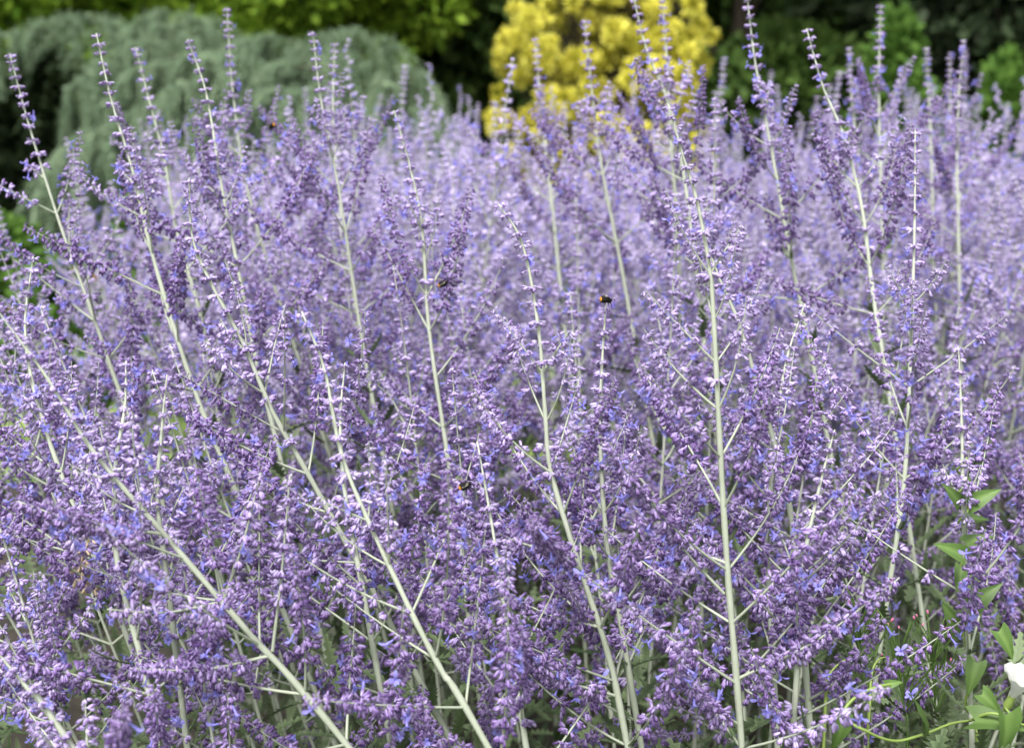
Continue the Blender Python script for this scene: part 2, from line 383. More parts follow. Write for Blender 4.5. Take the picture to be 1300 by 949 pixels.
# ------------------------------------------------------------------ heroes: stems one can follow in the photograph
# (points tip first, depth at tip, depth low, label, options)
H = [
 ([(-8, 388), (60, 480), (120, 575), (206, 675), (313, 800), (440, 945)], 1.02, 1.08, "long thick pale stem slanting steeply leftward across the bed's lower left corner", dict(infl=0.52, dense=.5, r0=.0031), [((342, 832), (166, 848), 1), ((276, 765), (136, 773), .6), ((206, 677), (22, 636), 1), ((346, 826), (368, 602), .3), ((285, 758), (331, 600), .2)]),
 ([(-10, 820), (40, 880), (90, 945)], .98, 1.0, "short pale stem tip leaning out at the very bottom left corner of the bed", dict(infl=0.17, dense=.2), []),
 ([(632, 258), (664, 312), (684, 420), (692, 520), (700, 600), (736, 720), (772, 830), (797, 948)], 1.12, 1.16, "sharp stem with a hooked tip and thick pale stalk mid bed", dict(infl=0.50, dense=.5, r0=.0031), [((729, 707), (576, 645), 1), ((782, 883), (655, 823), 1), ((760, 795), (639, 752), 1)]),
 ([(848, 132), (868, 200), (886, 260), (902, 350), (908, 440), (915, 580), (925, 740), (942, 948)], 1.12, 1.14, "tall straight pale stem whose sharp dark purple tip crosses the base of the golden shrub", dict(infl=0.55, dense=.35, r0=.0031), [((937, 861), (1142, 733), 1), ((936, 918), (860, 853), 1), ((919, 753), (818, 619), .3), ((921, 714), (843, 672), 1)]),
 ([(890, 290), (912, 350), (938, 410), (962, 490), (990, 590), (1009, 690), (1029, 930)], 1.2, 1.22, "pale stem just right of the tallest straight one, bending toward it at the top", dict(infl=0.49, dense=.4, r0=.0034), [((1028, 765), (1087, 682), 1)]),
 ([(1162, 165), (1161, 300), (1156, 450), (1147, 620), (1116, 830)], 1.35, 1.38, "very upright thin stem with tight small whorls at the right of the bed", dict(infl=0.42, dense=.3), []),
 ([(1217, 440), (1221, 540), (1224, 690), (1234, 930)], 1.22, 1.22, "stem near the right edge wrapped by green bindweed leaves", dict(infl=0.29, dense=.3), []),
 ([(240, 226), (244, 300), (268, 360), (307, 432), (345, 520), (390, 600), (440, 690), (500, 800)], 1.22, 1.26, "sharp stem with a thin wavy tip and a large dark drooping bunch below it", dict(infl=0.46, dense=.4), []),
 ([(122, 42), (142, 130), (168, 215), (190, 310), (222, 420), (260, 530), (330, 700)], 1.5, 1.5, "tall stem with neatly spaced whorls before the weeping cedar's dark hollow", dict(infl=0.44, dense=.3, r0=.0034), []),
 ([(12, 68), (40, 170), (78, 290), (118, 400), (152, 497), (200, 620)], 1.58, 1.58, "leftmost tall stem leaning outward, its top against the cedar's left curtain", dict(infl=0.44, dense=.4), []),
 ([(288, 10), (295, 110), (312, 230), (346, 355), (400, 520)], 1.9, 1.9, "tallest stem in front of the cedar, its tip above the cedar's top", dict(infl=0.40, dense=.4), []),
 ([(397, 40), (408, 130), (430, 240), (450, 370), (466, 470), (490, 600)], 1.7, 1.7, "higher tipped of a close pair of tall stems before the cedar", dict(infl=0.39, dense=.4), []),
 ([(425, 55), (423, 150), (432, 260), (452, 400), (480, 560)], 1.95, 1.95, "thinner, lower tipped of a close pair of tall stems before the cedar", dict(infl=0.39, dense=.4), []),
 ([(238, 50), (262, 120), (282, 240), (300, 330), (324, 452), (360, 600)], 1.6, 1.6, "tall stem with many crowded side spikes before the cedar's main dome", dict(infl=0.42, dense=.7), []),
 ([(500, 140), (520, 210), (536, 290), (545, 420), (570, 590), (585, 700)], 1.5, 1.5, "slender stem with a bright blue tip at the cedar's right flank", dict(infl=0.40, dense=.4), []),
 ([(742, 25), (752, 120), (762, 200), (778, 285), (800, 400)], 1.95, 1.95, "tall stem rising across the middle of the golden shrub", dict(infl=0.37, dense=.4), []),
 ([(680, 48), (686, 130), (694, 200), (705, 300)], 2.2, 2.2, "slim stem against the golden shrub's left half", dict(infl=0.37, dense=.4), []),
 ([(948, -12), (956, 60), (968, 130), (986, 225), (1006, 335), (1040, 500)], 1.72, 1.72, "tall stem with wide side branches right of the golden shrub, tip cut off", dict(infl=0.39, dense=.4), []),
 ([(1024, 36), (1045, 110), (1070, 170), (1094, 262), (1110, 385), (1135, 540)], 1.6, 1.6, "leaning stem with a curled tip and evenly spaced whorls before the dark trees", dict(infl=0.37, dense=.3), []),
 ([(803, -10), (820, 60), (848, 130), (868, 220), (890, 400)], 1.75, 1.75, "thin blurred stem slanting over the right part of the golden shrub", dict(infl=0.35, dense=.4), []),
 ([(840, -8), (848, 90), (852, 180), (860, 300)], 1.9, 1.9, "bushy topped tall stem over the right part of the golden shrub", dict(infl=0.39, dense=.6), []),
 ([(1118, 6), (1116, 100), (1117, 180), (1120, 300)], 2.1, 2.1, "tall straight stem with dense top before the small green shrub", dict(infl=0.37, dense=.5), []),
 ([(1224, 50), (1217, 130), (1215, 220), (1217, 300)], 2.1, 2.1, "tall stem near the right edge before the black conifer", dict(infl=0.37, dense=.4), []),
 ([(1176, 60), (1180, 140), (1183, 220)], 2.4, 2.4, "tall stem between the small green shrub and the black conifer", dict(infl=0.37, dense=.4), []),
 ([(1206, 66), (1206, 150), (1208, 240)], 2.5, 2.5, "thin stem close beside the tall one before the black conifer", dict(infl=0.34, dense=.3), []),
 ([(1078, 60), (1082, 130), (1090, 220)], 2.4, 2.4, "thin straight stem just left of the small green shrub", dict(infl=0.34, dense=.3), []),
 ([(172, 60), (190, 130), (208, 200), (226, 300), (260, 420)], 1.85, 1.85, "fine tipped blurred stem before the middle of the cedar's left dome", dict(infl=0.35, dense=.4), []),
 ([(383, 395), (412, 470), (438, 590), (506, 743), (560, 850), (615, 940)], 1.06, 1.08, "stem with stout dense spikes leaning left, low between the two thick pale stalks", dict(infl=0.44, dense=.7), []),
 ([(606, 560), (630, 700), (652, 850), (668, 948)], 1.1, 1.12, "low stem hidden among dense spikes left of the hooked stem", dict(infl=0.30, dense=.7), []),
 ([(770, 375), (764, 470), (762, 560), (772, 700), (800, 860)], 1.2, 1.24, "stem with a stout blunt spike at the top where a bumblebee sits", dict(infl=0.39, dense=.8), []),
 ([(1022, 385), (998, 460), (984, 560), (975, 700), (985, 900)], 1.28, 1.26, "slim spiky tipped stem leaning rightward between the thick stalks and the right side", dict(infl=0.35, dense=.3), []),
 ([(42, 325), (32, 420), (50, 520), (100, 660), (170, 830)], 1.2, 1.2, "upright little stem with stacked whorls at the left edge of the bed", dict(infl=0.35, dense=.4), []),
 ([(160, 458), (158, 520), (146, 600), (150, 720), (190, 880)], 1.12, 1.12, "small thin stem with three spaced whorls in front of the long slanting one", dict(infl=0.34, dense=.4), []),
 ([(212, 475), (205, 550), (200, 640), (215, 760)], 1.14, 1.14, "small twin tipped stem beside the one with three spaced whorls", dict(infl=0.29, dense=.4), []),
 ([(438, 460), (432, 540), (440, 640), (470, 800)], 1.18, 1.18, "stem with a fat blue speckled spike near the bed's centre left", dict(infl=0.30, dense=.9), []),
 ([(1060, 545), (1040, 620), (1020, 720), (1010, 880)], 1.18, 1.18, "stem with one fat dark purple spike right of the thick pale stalks", dict(infl=0.29, dense=.95), []),
]
hero_roots = []
def hero(pts, dt, dl, label, opt, extra, R):
    n = len(pts); P = [at(x, y, dt + (dl - dt) * i / (n - 1)) for i, (x, y) in enumerate(pts)][::-1]      # low to tip
    v = unit(P[1] - P[0]); k = P[0][2] / max(v[2], .4)
    root = P[0] - v * np.array([.75, .75, 1]) * k; root[2] = 0
    mid = P[0] - v * k * .5 + (root - (P[0] - v * k)) * .2
    path = catmull([root, mid] + P, 46)
    hero_roots.append(root)
    opt = dict(opt); r0 = opt.pop('r0', .0031)
    t = build_stem(root, path - root, label, None, R, dt < 1.45, r0, bushy=.95, **opt)
    for a, b, dn in extra:
        d0 = float(np.interp(a[1], [p[1] for p in pts], np.linspace(dt, dl, n)))
        A = at(*a, d0); A = path[np.argmin(np.linalg.norm(path - A, axis=1))] * .0 + A
        B = at(*b, d0 - R.uniform(.0, .06)); Mid = (A + B) / 2 + np.array([0, 0, -.06]) * np.linalg.norm(B - A)
        pth = catmull([A, Mid, B], 16) - root
        data = spike_data(pth, .0062 if dn > .9 else .0115, 18 if dn > .9 else 13, .16 if dn > .9 else .3, R, .0064, np.array([0, 0, -1.]), .3)
        mb = MB(); mb.tube(pth, np.linspace(.0014, .0005, len(pth)), 6, 0, .5); calyx_fill(mb, data, CAL_HI, 1, R, .14 if dn > .9 else .02)
        o = put("flower_spike", mb.mesh("flower_spike", [STALK, CALYX]), t)
        for site in data[3]:
            put("blossom", R.choice(BL_ME), o, mat4(blossom_frame(site), site[0], (.0068) * R.uniform(.85, 1.1)))
    return t
for i, (pts, dt, dl, lb, opt, ex) in enumerate(H):
    t_ = hero(pts, dt, dl, lb, opt, ex, random.Random(1000 + i))
    if lb.startswith("upright little"):                      # one of its side spikes has withered to tan
        R = random.Random(9); rt = np.array(t_.location); pth = catmull([at(136, 752, 1.19), at(104, 735, 1.13), at(104, 710, 1.1), at(113, 684, 1.1)], 14) - rt
        data = spike_data(pth, .013, 5, .3, R, .006, np.array([0, 0, -1.]), .3); mb = MB(); mb.tube(pth, .0009, 5, 0, .6); calyx_fill(mb, data, CAL_HI, 0, R)
        o = put("flower_spike", mb.mesh("flower_spike", [DRY]), t_); o["label"] = "withered tan spike"

# ------------------------------------------------------------------ the rest of the bed
def stem_path(h, lx, ly, R, n=26):
    u = np.linspace(0, 1, n); ph = R.uniform(0, 6); w = R.uniform(.004, .016)
    return np.stack([lx * u ** 1.25 + w * np.sin(5 * u + ph) - w * math.sin(ph), ly * u ** 1.25 + w * np.cos(4 * u + ph) - w * math.cos(ph), h * u], 1)
def left_edge(d): return -.56 - .17 * (d - 1.5)
spots = []
R = random.Random(5)
tries = 0
while len(spots) < 256 and tries < 60000:
    tries += 1
    d = 1.03 + 2.82 * R.random() ** .85
    hw = .40 * d + .16
    x = R.uniform(-hw, hw)
    if x < left_edge(d) + R.uniform(-.03, .08): continue
    if d < 1.42 and x > .205 * d: continue
    if d < 1.16 and x > .0: continue
    md = .128 if d < 1.45 else .080 if d < 2 else .074
    if any((x - a) ** 2 + (d - b) ** 2 < md * md for a, b in spots): continue
    spots.append((x, d))
spots += [(-.40, 1.13), (-.45, 1.24), (-.51, 1.33), (-.47, 1.43), (-.57, 1.52), (-.37, 1.05), (-.62, 1.62)]
spots.sort(key=lambda s: s[1])
GROUPS = [("shorter bushy sage stem packed into the front of the purple bed", "bushy sage stems at the front of the bed"),
          ("half blurred sage stem packed into the middle depth of the purple bed", "sage stems in the middle depth of the bed"),
          ("soft blurred sage stem packed into the far part of the purple bed", "sage stems in the far part of the bed")]
MERGED = []
for i in range(12):
    r = random.Random(700 + i); h = 1.08
    MERGED.append((merged_stem(stem_path(h, r.uniform(-.1, .04), r.uniform(-.04, .06), r), r, infl=r.uniform(.5, .6), dense=r.uniform(.35, .75)), h))
for i, (x, d) in enumerate(spots):
    r = random.Random(3000 + i)
    s = min(1, max(0, (d - .82) / .65))
    h = .84 + .20 * s + r.gauss(0, .045)
    if d > 1.6: h = 1.045 + .075 * min(1, max(0, (d - 1.7) / .8)) + r.gauss(0, .05) + (r.uniform(.06, .17) if r.random() < .14 else 0)
    lean = -.10 + .26 * x / (.38 * d)
    if d < 2.0:
        p = stem_path(h, (lean + r.gauss(0, .06)) * h * .8, r.gauss(-.02, .05), r)
        g = GROUPS[0 if d < 1.35 else 1]
        build_stem((x - lean * .5 * h, d, 0), p, g[0], g[1], r, d < 1.15, r.uniform(.0024, .0032), infl=(r.uniform(.2, .28) if x > 0 else r.uniform(.26, .38)) if d < 1.35 else r.uniform(.44, .56), dense=r.uniform(.35, .8), bushy=.82 if d < 1.5 else .9)
    else:
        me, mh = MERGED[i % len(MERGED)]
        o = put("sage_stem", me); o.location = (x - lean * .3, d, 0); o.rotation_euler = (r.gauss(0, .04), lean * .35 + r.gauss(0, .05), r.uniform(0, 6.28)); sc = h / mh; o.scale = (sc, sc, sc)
        tag(o, GROUPS[2][0], "flower stem", GROUPS[2][1])

# beyond some 300 single stems, the rest of the far rows is one thicket
CAL_TINY = ring_template([(0, .12, .1), (.5, .26, .4), (1.1, .14, .7)], 4, .1)
def thin_stem(mb, path, root, R):
    p0 = path + root; u = np.linspace(0, 1, len(path)); mb.tube(p0, .0024 * (1 - u) ** .8 + .0005, 4, 0, .5)
    items, L = stem_plan(path, R, infl=R.uniform(.42, .52), dense=.5, bushy=.85)
    P, D, S_ = [], [], []
    for kind, v, F, p, sc in items:
        if kind == 'leaf': continue
        src = WH[v] if kind == 'whorl' else SP[v[0]][v[1]]; pos, dr, ss, _ = src['data']; k = slice(R.randrange(2), None, 2)
        P.append((np.array(pos)[k] @ F.T) * sc + p + root); D.append(np.array(dr)[k] @ F.T); S_.append(np.array(ss)[k] * sc * 1.35)
    P, D, S_ = np.concatenate(P), np.concatenate(D), np.concatenate(S_)
    Rm = np.stack([frame(d, (R.gauss(0, 1), R.gauss(0, 1), 1)) for d in D]); n = len(P)
    blue = np.array([R.random() < .05 for _ in range(n)])
    mb.many(CAL_TINY, Rm[~blue], P[~blue], S_[~blue], 1, np.array([R.gauss(-.34, .08) for _ in range((~blue).sum())]))  # far rows' strong light painted as a paler calyx tone
    mb.many(CAL_TINY, Rm[blue], P[blue], S_[blue] * 1.2, 2)
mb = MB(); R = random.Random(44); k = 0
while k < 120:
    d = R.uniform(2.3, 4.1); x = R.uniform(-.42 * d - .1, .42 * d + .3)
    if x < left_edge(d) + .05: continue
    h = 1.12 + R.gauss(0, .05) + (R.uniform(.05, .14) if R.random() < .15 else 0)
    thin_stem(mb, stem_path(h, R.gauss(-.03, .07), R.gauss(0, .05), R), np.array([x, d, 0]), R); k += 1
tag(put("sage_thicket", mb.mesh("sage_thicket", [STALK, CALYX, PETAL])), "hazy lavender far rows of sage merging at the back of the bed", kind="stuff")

# leaves and weeds filling the foot of the bed
mb = MB(); N = 7500
D = .75 + 2.2 * rng.random(N) ** 1.3; X = (rng.random(N) * 2 - 1) * (.42 * D + .35)
Z = .08 + .62 * rng.random(N) ** 1.1
keep = X > -1.0 - .17 * (D - 1.5) - .2 * rng.random(N); D, X, Z = D[keep], X[keep], Z[keep]; N = len(D)
for v in range(3):
    k = np.arange(N) % 3 == v
    dirs = np.stack([rng.normal(0, .8, k.sum()), rng.normal(0, .8, k.sum()), rng.normal(.45, .4, k.sum())], 1)
    Rm = np.stack([frame(q, (0, 0, 1)) for q in dirs])
    mb.many(LEAVES[v], Rm, np.stack([X[k], D[k], Z[k]], 1), .035 + .03 * rng.random(k.sum()), 0, rng.normal(0, .2, k.sum()))
tag(put("undergrowth", mb.mesh("undergrowth", [LEAF], True)), kind="stuff")

# ------------------------------------------------------------------ background trees
BARK = plant_mat("bark", [(0, (.025, .02, .014)), (1, (.065, .05, .036))], .9, 0, .1, noise=6)
def folio(name, a, b, tr=.25): return plant_mat(name, [(0, a), (1, b)], 0.6, tr, .12, spec=.12)
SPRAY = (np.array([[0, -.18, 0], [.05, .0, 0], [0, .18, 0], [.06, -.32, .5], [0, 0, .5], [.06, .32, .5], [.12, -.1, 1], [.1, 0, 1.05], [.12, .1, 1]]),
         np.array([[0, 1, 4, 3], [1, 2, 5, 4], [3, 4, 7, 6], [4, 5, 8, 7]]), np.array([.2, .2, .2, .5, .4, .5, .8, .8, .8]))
def tree(name, label, cat, base, clumps, leaf, nleaf, mfol, trunk_r, group=None, droop=.0, seed=0):
    """trunk and limbs reach to every leaf clump; clumps: (offset from base, radii)"""
    r = np.random.default_rng(seed); rr = random.Random(seed)
    t = empty(name, base); tag(t, label, cat, group)
    top = max(c[2] for c, _ in clumps)
    mb = MB(); tp = catmull([(0, 0, -.05), (rr.uniform(-.05, .05), 0, top * .4), (rr.uniform(-.1, .1), rr.uniform(-.1, .1), top * .92)], 12)
    mb.tube(tp, np.linspace(trunk_r, trunk_r * .2, 12), 8, 0, .5, False)
    for c, rad in clumps:
        c = np.array(c, float); s = tp[min(11, max(1, int(11 * .75 * c[2] / (top + 1e-6))))]
        mb.tube(catmull([s, s * .4 + c * .6 + np.array([0, 0, -.12 * top * .3]), c], 7), np.linspace(trunk_r * .2, trunk_r * .05, 7), 6, 0, .5, False)
    put("trunk", mb.mesh("trunk", [BARK]), t)
    mb = MB(); vol = np.array([np.prod(rad) ** .67 for _, rad in clumps]); vol /= vol.sum()
    for (c, rad), f in zip(clumps, vol):
        n = max(20, int(nleaf * f)); u = r.normal(0, 1, (n, 3)); u /= np.linalg.norm(u, axis=1)[:, None]
        # sub-lumps give the clump an uneven outline
        L = r.normal(0, 1, (14, 3)); L /= np.linalg.norm(L, axis=1)[:, None]
        lump = np.max(u @ L.T, axis=1)
        rad_f = (.55 + .55 * np.clip((lump - .55) / .45, 0, 1)) * (1 - .4 * r.random(n) ** 2)
        P = np.array(c) + u * np.array(rad) * rad_f[:, None]
        dirs = u + r.normal(0, .55, (n, 3)) + np.array([0, 0, .15 - droop])
        Rm = np.stack([frame(q, w) for q, w in zip(dirs, r.normal(0, 1, (n, 3)))])
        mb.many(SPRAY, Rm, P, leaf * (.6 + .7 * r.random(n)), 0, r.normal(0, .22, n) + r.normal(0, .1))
    put("crown", mb.mesh("crown", [mfol]), t)
    return t
def px_clumps(base, spec, d):
    """clump centres given where they stand in the view at depth d, with real radii"""
    return [(tuple(at(x, y, d + dd) - np.array(base)), (rx, rx * .9, rz)) for x, y, dd, rx, rz in spec]
def cone_clumps(h, r, n, seed, low=.05):
    q = random.Random(seed); out = []
    for i in range(n):
        u = (i + .5) / n; z = h * (low + (1 - low) * u); rr = r * (1 - u) ** .8 + .06 * r; a = i * 2.4 + q.uniform(-.4, .4)
        k = q.uniform(.35, .75)
        out.append(((rr * k * math.cos(a), rr * k * math.sin(a), z), (rr * .62 + .08, rr * .62 + .08, h / n * 1.5 + .08)))
    return out
def round_clumps(h, r, n, seed, z0=.25):
    q = random.Random(seed); out = []
    for i in range(n):
        a = q.uniform(0, 6.28); zz = q.random(); z = h * (z0 + (1 - z0) * zz); prof = math.sin(math.pi * min(.95, .2 + .75 * zz)); k = q.uniform(.3, .85) * r * prof
        s = q.uniform(.28, .45) * r
        out.append(((k * math.cos(a), k * math.sin(a), z), (s, s, s * .75)))
    return out
F_BRIGHT = folio("maple leaves", (.05, .115, .009), (.185, .285, .024), .3)
F_DARK = folio("yew needles", (.025, .055, .012), (.095, .15, .038), .15)
F_OLIVE = folio("olive green leaves", (.022, .05, .010), (.08, .135, .03), .15)
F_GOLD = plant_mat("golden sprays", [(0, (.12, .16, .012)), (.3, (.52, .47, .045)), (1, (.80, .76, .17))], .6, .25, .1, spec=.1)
F_BLACK = folio("spruce needles", (.010, .018, .008), (.034, .053, .022), .03)
F_GREEN = folio("shrub leaves", (.035, .085, .014), (.10, .19, .035), .25)
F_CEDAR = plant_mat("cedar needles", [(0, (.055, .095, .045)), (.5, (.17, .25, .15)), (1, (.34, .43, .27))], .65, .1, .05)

# golden shrub
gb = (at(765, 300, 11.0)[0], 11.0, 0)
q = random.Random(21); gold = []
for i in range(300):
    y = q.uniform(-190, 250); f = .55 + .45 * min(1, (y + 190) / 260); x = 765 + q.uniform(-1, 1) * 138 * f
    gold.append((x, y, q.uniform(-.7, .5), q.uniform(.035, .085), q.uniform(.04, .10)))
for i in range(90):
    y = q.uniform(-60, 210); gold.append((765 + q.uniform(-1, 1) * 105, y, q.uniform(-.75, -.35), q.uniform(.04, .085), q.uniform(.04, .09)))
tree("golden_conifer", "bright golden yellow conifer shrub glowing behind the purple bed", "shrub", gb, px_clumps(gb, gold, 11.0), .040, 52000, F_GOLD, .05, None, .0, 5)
# bright green trees above the cedar
for i, (x, d, h, r, lb) in enumerate([(20, 13.5, 4.2, 2.0, "fresh yellow green leafy tree behind the cedar's left dome"), (230, 14.0, 4.0, 1.8, "fresh yellow green leafy tree behind the cedar's centre"), (400, 13.2, 3.0, 1.3, "smaller yellow green tree behind the cedar's right shoulder")]):
    b = (at(x, 100, d)[0], d, 0)
    tree("leafy_tree", lb, "tree", b, [(c, tuple(v * .72 for v in rd)) for c, rd in round_clumps(h, r, 44, 40 + i, .2)], .10, 24000, F_BRIGHT, .12, None, .3, 60 + i)
# darker trees
for i, (x, d, h, r, m, nm, lb) in enumerate([
    (70, 10.6, 1.30, .75, F_BLACK, "hollow_darkener", "low blackish evergreen inside the hollow at the cedar's left"),  # added bush, put in to make the cedar's shaded hollow dark
    (560, 15.0, 6, 2.0, F_DARK, "yew_tree", "dark green yew between the cedar and the golden shrub"),
    (690, 16.5, 6.5, 1.9, F_DARK, "yew_tree", "dark green yew directly behind the golden shrub"),
    (930, 14.0, 6, 1.6, F_OLIVE, "olive_green_tree", "olive green tree beside the golden shrub's right flank"),
    (1040, 16.0, 7, 1.7, F_OLIVE, "olive_green_tree", "tall olive green tree behind the small green shrub"),
    (1200, 15.0, 8, 2.0, F_BLACK, "spruce_tree", "blackish spruce behind the right side of the bed"),
    (1360, 14.0, 8, 2.0, F_BLACK, "spruce_tree", "blackish spruce partly out of view at the right edge"),
    (1100, 19.0, 8, 2.6, F_BLACK, "spruce_tree", "blackish spruce deep behind the olive green tree")]):
    b = (at(x, 100, d)[0], d, 0)
    cl = cone_clumps(h, r, 22, 80 + i) if m is F_BLACK else round_clumps(h, r, 30, 80 + i, .08)
    tree(nm, lb, "tree", b, cl, .17, 17000, m, .14, None, .25, 90 + i)
for i, (x, d, h, r, lb) in enumerate([(1128, 10.5, 1.56, .30, "small fresh green pointed shrub before the dark trees"), (1262, 11.0, 1.22, .33, "low green shrub under the black spruce near the right edge")]):
    b = (at(x, 100, d)[0], d, 0)
    tree("green_shrub", lb, "shrub", b, cone_clumps(h, r, 12, 120 + i), .09, 6000, F_GREEN, .04, None, 0, 130 + i)
# the wood closing the view far behind
mb = MB(); n = 60000
wx = rng.uniform(-13, 13, n); wz = rng.uniform(0, 9, n); wy = 22 + 1.2 * np.sin(wx * 1.3) + .9 * np.sin(wx * .6 + 1 + wz * .8) + rng.normal(0, .5, n)
dirs = np.stack([rng.normal(0, .7, n), rng.normal(-.6, .5, n), rng.normal(0, .6, n)], 1)
z_ = dirs / np.linalg.norm(dirs, axis=1)[:, None]; h_ = rng.normal(0, 1, (n, 3)); x_ = h_ - z_ * (h_ * z_).sum(1)[:, None]; x_ /= np.linalg.norm(x_, axis=1)[:, None]
mb.many(SPRAY, np.stack([x_, np.cross(z_, x_), z_], 2), np.stack([wx, wy, wz], 1), .28 + .25 * rng.random(n), 0, rng.normal(0, .2, n))
tag(put("far_woods", mb.mesh("far_woods", [F_DARK])), kind="stuff")

# weeping blue cedar: arching branches hung with curtains of needles
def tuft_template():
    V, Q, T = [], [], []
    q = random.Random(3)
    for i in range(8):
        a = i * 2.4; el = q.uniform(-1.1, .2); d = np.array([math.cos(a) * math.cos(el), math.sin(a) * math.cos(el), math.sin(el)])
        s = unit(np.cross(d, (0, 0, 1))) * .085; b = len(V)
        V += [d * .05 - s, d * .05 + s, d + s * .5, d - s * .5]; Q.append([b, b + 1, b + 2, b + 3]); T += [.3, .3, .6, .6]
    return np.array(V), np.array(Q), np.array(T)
TUFT = tuft_template()
cd = 9.0; cb = (at(290, 200, cd)[0], cd + .3, 0)
ct = empty("weeping_cedar", cb); tag(ct, "weeping blue grey cedar with drooping needle curtains behind the bed", "tree")
branches = [  # ridge points in view, depth offset
 [(-70, 75), (20, 42), (85, 22), (140, 30), (165, 60)], [(150, 48), (190, 24), (215, 16), (245, 30), (270, 60)], [(90, 110), (140, 70), (220, 52), (300, 60)],
 [(120, 190), (150, 130), (200, 85), (260, 70), (330, 75)], [(205, 45), (245, 26), (270, 40), (300, 62)], [(280, 70), (330, 48), (380, 55), (420, 80)],
 [(380, 75), (420, 45), (455, 42), (500, 70), (540, 115), (560, 175)], [(330, 95), (390, 75), (450, 80), (510, 120), (545, 190)], [(180, 150), (230, 110), (300, 100), (370, 130)],
 [(300, 160), (350, 120), (420, 120), (490, 165)], [(-90, 130), (-60, 95), (-20, 85), (0, 110)], [(80, 215), (120, 170), (180, 150), (240, 180)]]
doff = [.5, .1, -.1, -.35, .4, 0, .1, -.3, -.55, -.6, -.1, -.6]
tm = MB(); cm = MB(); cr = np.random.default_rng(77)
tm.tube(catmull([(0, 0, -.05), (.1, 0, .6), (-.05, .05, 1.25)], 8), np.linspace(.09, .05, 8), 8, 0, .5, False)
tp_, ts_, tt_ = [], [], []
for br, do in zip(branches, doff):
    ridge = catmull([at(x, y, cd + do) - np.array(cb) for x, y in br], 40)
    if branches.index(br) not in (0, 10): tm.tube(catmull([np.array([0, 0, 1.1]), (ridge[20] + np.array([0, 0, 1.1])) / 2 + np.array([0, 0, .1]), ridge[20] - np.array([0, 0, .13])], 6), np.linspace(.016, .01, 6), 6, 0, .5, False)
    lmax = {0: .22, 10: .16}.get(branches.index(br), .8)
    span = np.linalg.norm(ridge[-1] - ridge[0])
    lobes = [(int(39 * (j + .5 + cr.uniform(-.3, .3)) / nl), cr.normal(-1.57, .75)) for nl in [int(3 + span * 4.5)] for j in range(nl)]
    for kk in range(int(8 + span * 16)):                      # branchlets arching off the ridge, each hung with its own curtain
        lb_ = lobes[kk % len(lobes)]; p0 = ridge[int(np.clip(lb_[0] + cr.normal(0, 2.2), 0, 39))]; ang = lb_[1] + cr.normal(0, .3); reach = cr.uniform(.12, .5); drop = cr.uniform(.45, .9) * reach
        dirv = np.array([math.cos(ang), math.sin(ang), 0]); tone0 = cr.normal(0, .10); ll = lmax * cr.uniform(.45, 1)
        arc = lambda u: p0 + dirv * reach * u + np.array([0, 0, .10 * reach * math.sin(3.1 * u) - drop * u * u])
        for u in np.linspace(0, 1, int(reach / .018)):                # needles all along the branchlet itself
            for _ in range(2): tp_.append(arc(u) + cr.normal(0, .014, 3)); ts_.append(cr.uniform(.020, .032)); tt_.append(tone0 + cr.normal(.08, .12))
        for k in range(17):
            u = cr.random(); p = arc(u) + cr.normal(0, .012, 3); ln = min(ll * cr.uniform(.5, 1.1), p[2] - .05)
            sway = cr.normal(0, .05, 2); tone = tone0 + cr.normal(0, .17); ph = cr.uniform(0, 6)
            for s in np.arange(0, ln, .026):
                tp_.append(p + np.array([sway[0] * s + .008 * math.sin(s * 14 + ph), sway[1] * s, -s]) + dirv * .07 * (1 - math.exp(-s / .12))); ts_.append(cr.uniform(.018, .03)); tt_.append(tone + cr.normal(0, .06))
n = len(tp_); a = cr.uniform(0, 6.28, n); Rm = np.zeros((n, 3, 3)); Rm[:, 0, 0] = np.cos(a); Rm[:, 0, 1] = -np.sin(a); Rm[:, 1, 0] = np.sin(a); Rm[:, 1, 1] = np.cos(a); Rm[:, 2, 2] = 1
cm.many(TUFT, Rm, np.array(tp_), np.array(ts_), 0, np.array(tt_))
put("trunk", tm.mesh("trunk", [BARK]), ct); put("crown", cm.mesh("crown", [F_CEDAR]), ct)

# small garden plants seen past the bed's left edge
FLOW = [plant_mat("garden bloom pink", [(0, (.5, .15, .22)), (1, (.45, .1, .18))], .5, .3, .05), plant_mat("garden bloom orange", [(0, (.5, .3, .05)), (1, (.45, .25, .03))], .5, .3, .05)]
def border_plant(x, y, d, h, r, label, bloom, seed):
    b = (at(x, y, d)[0], d, 0); q = random.Random(seed)
    t = tree("border_plant", label, "plant", b, round_clumps(h, r, 9, seed, .15), .07, 1500, F_GREEN, .012, None, 0, seed)
    if bloom is not None:
        for k in range(3):
            mb = MB(); a = q.uniform(0, 6.28); rr = q.uniform(.2, .9) * r; c = np.array([rr * math.cos(a), rr * math.sin(a) - .1, h * q.uniform(.85, 1.12)])
            for j in range(9):
                an = j * .7; mb.many(SPRAY, frame((math.cos(an), math.sin(an), .3))[None], c[None], [.02], 0)
            mb.tube([c + np.array([0, 0, -.25]), c], .003, 5, 1, .5)
            put("bloom", mb.mesh("bloom", [FLOW[bloom], WEEDLEAF]), t)
border_plant(200, 250, 5.2, .74, .28, "leafy border plant with pink blooms past the bed's left side", 0, 210)
border_plant(95, 300, 4.6, .62, .26, "leafy border plant with orange blooms past the bed's left edge", 1, 211)
border_plant(20, 270, 5.6, .6, .35, "plain green border plant at the foot of the cedar", None, 212)

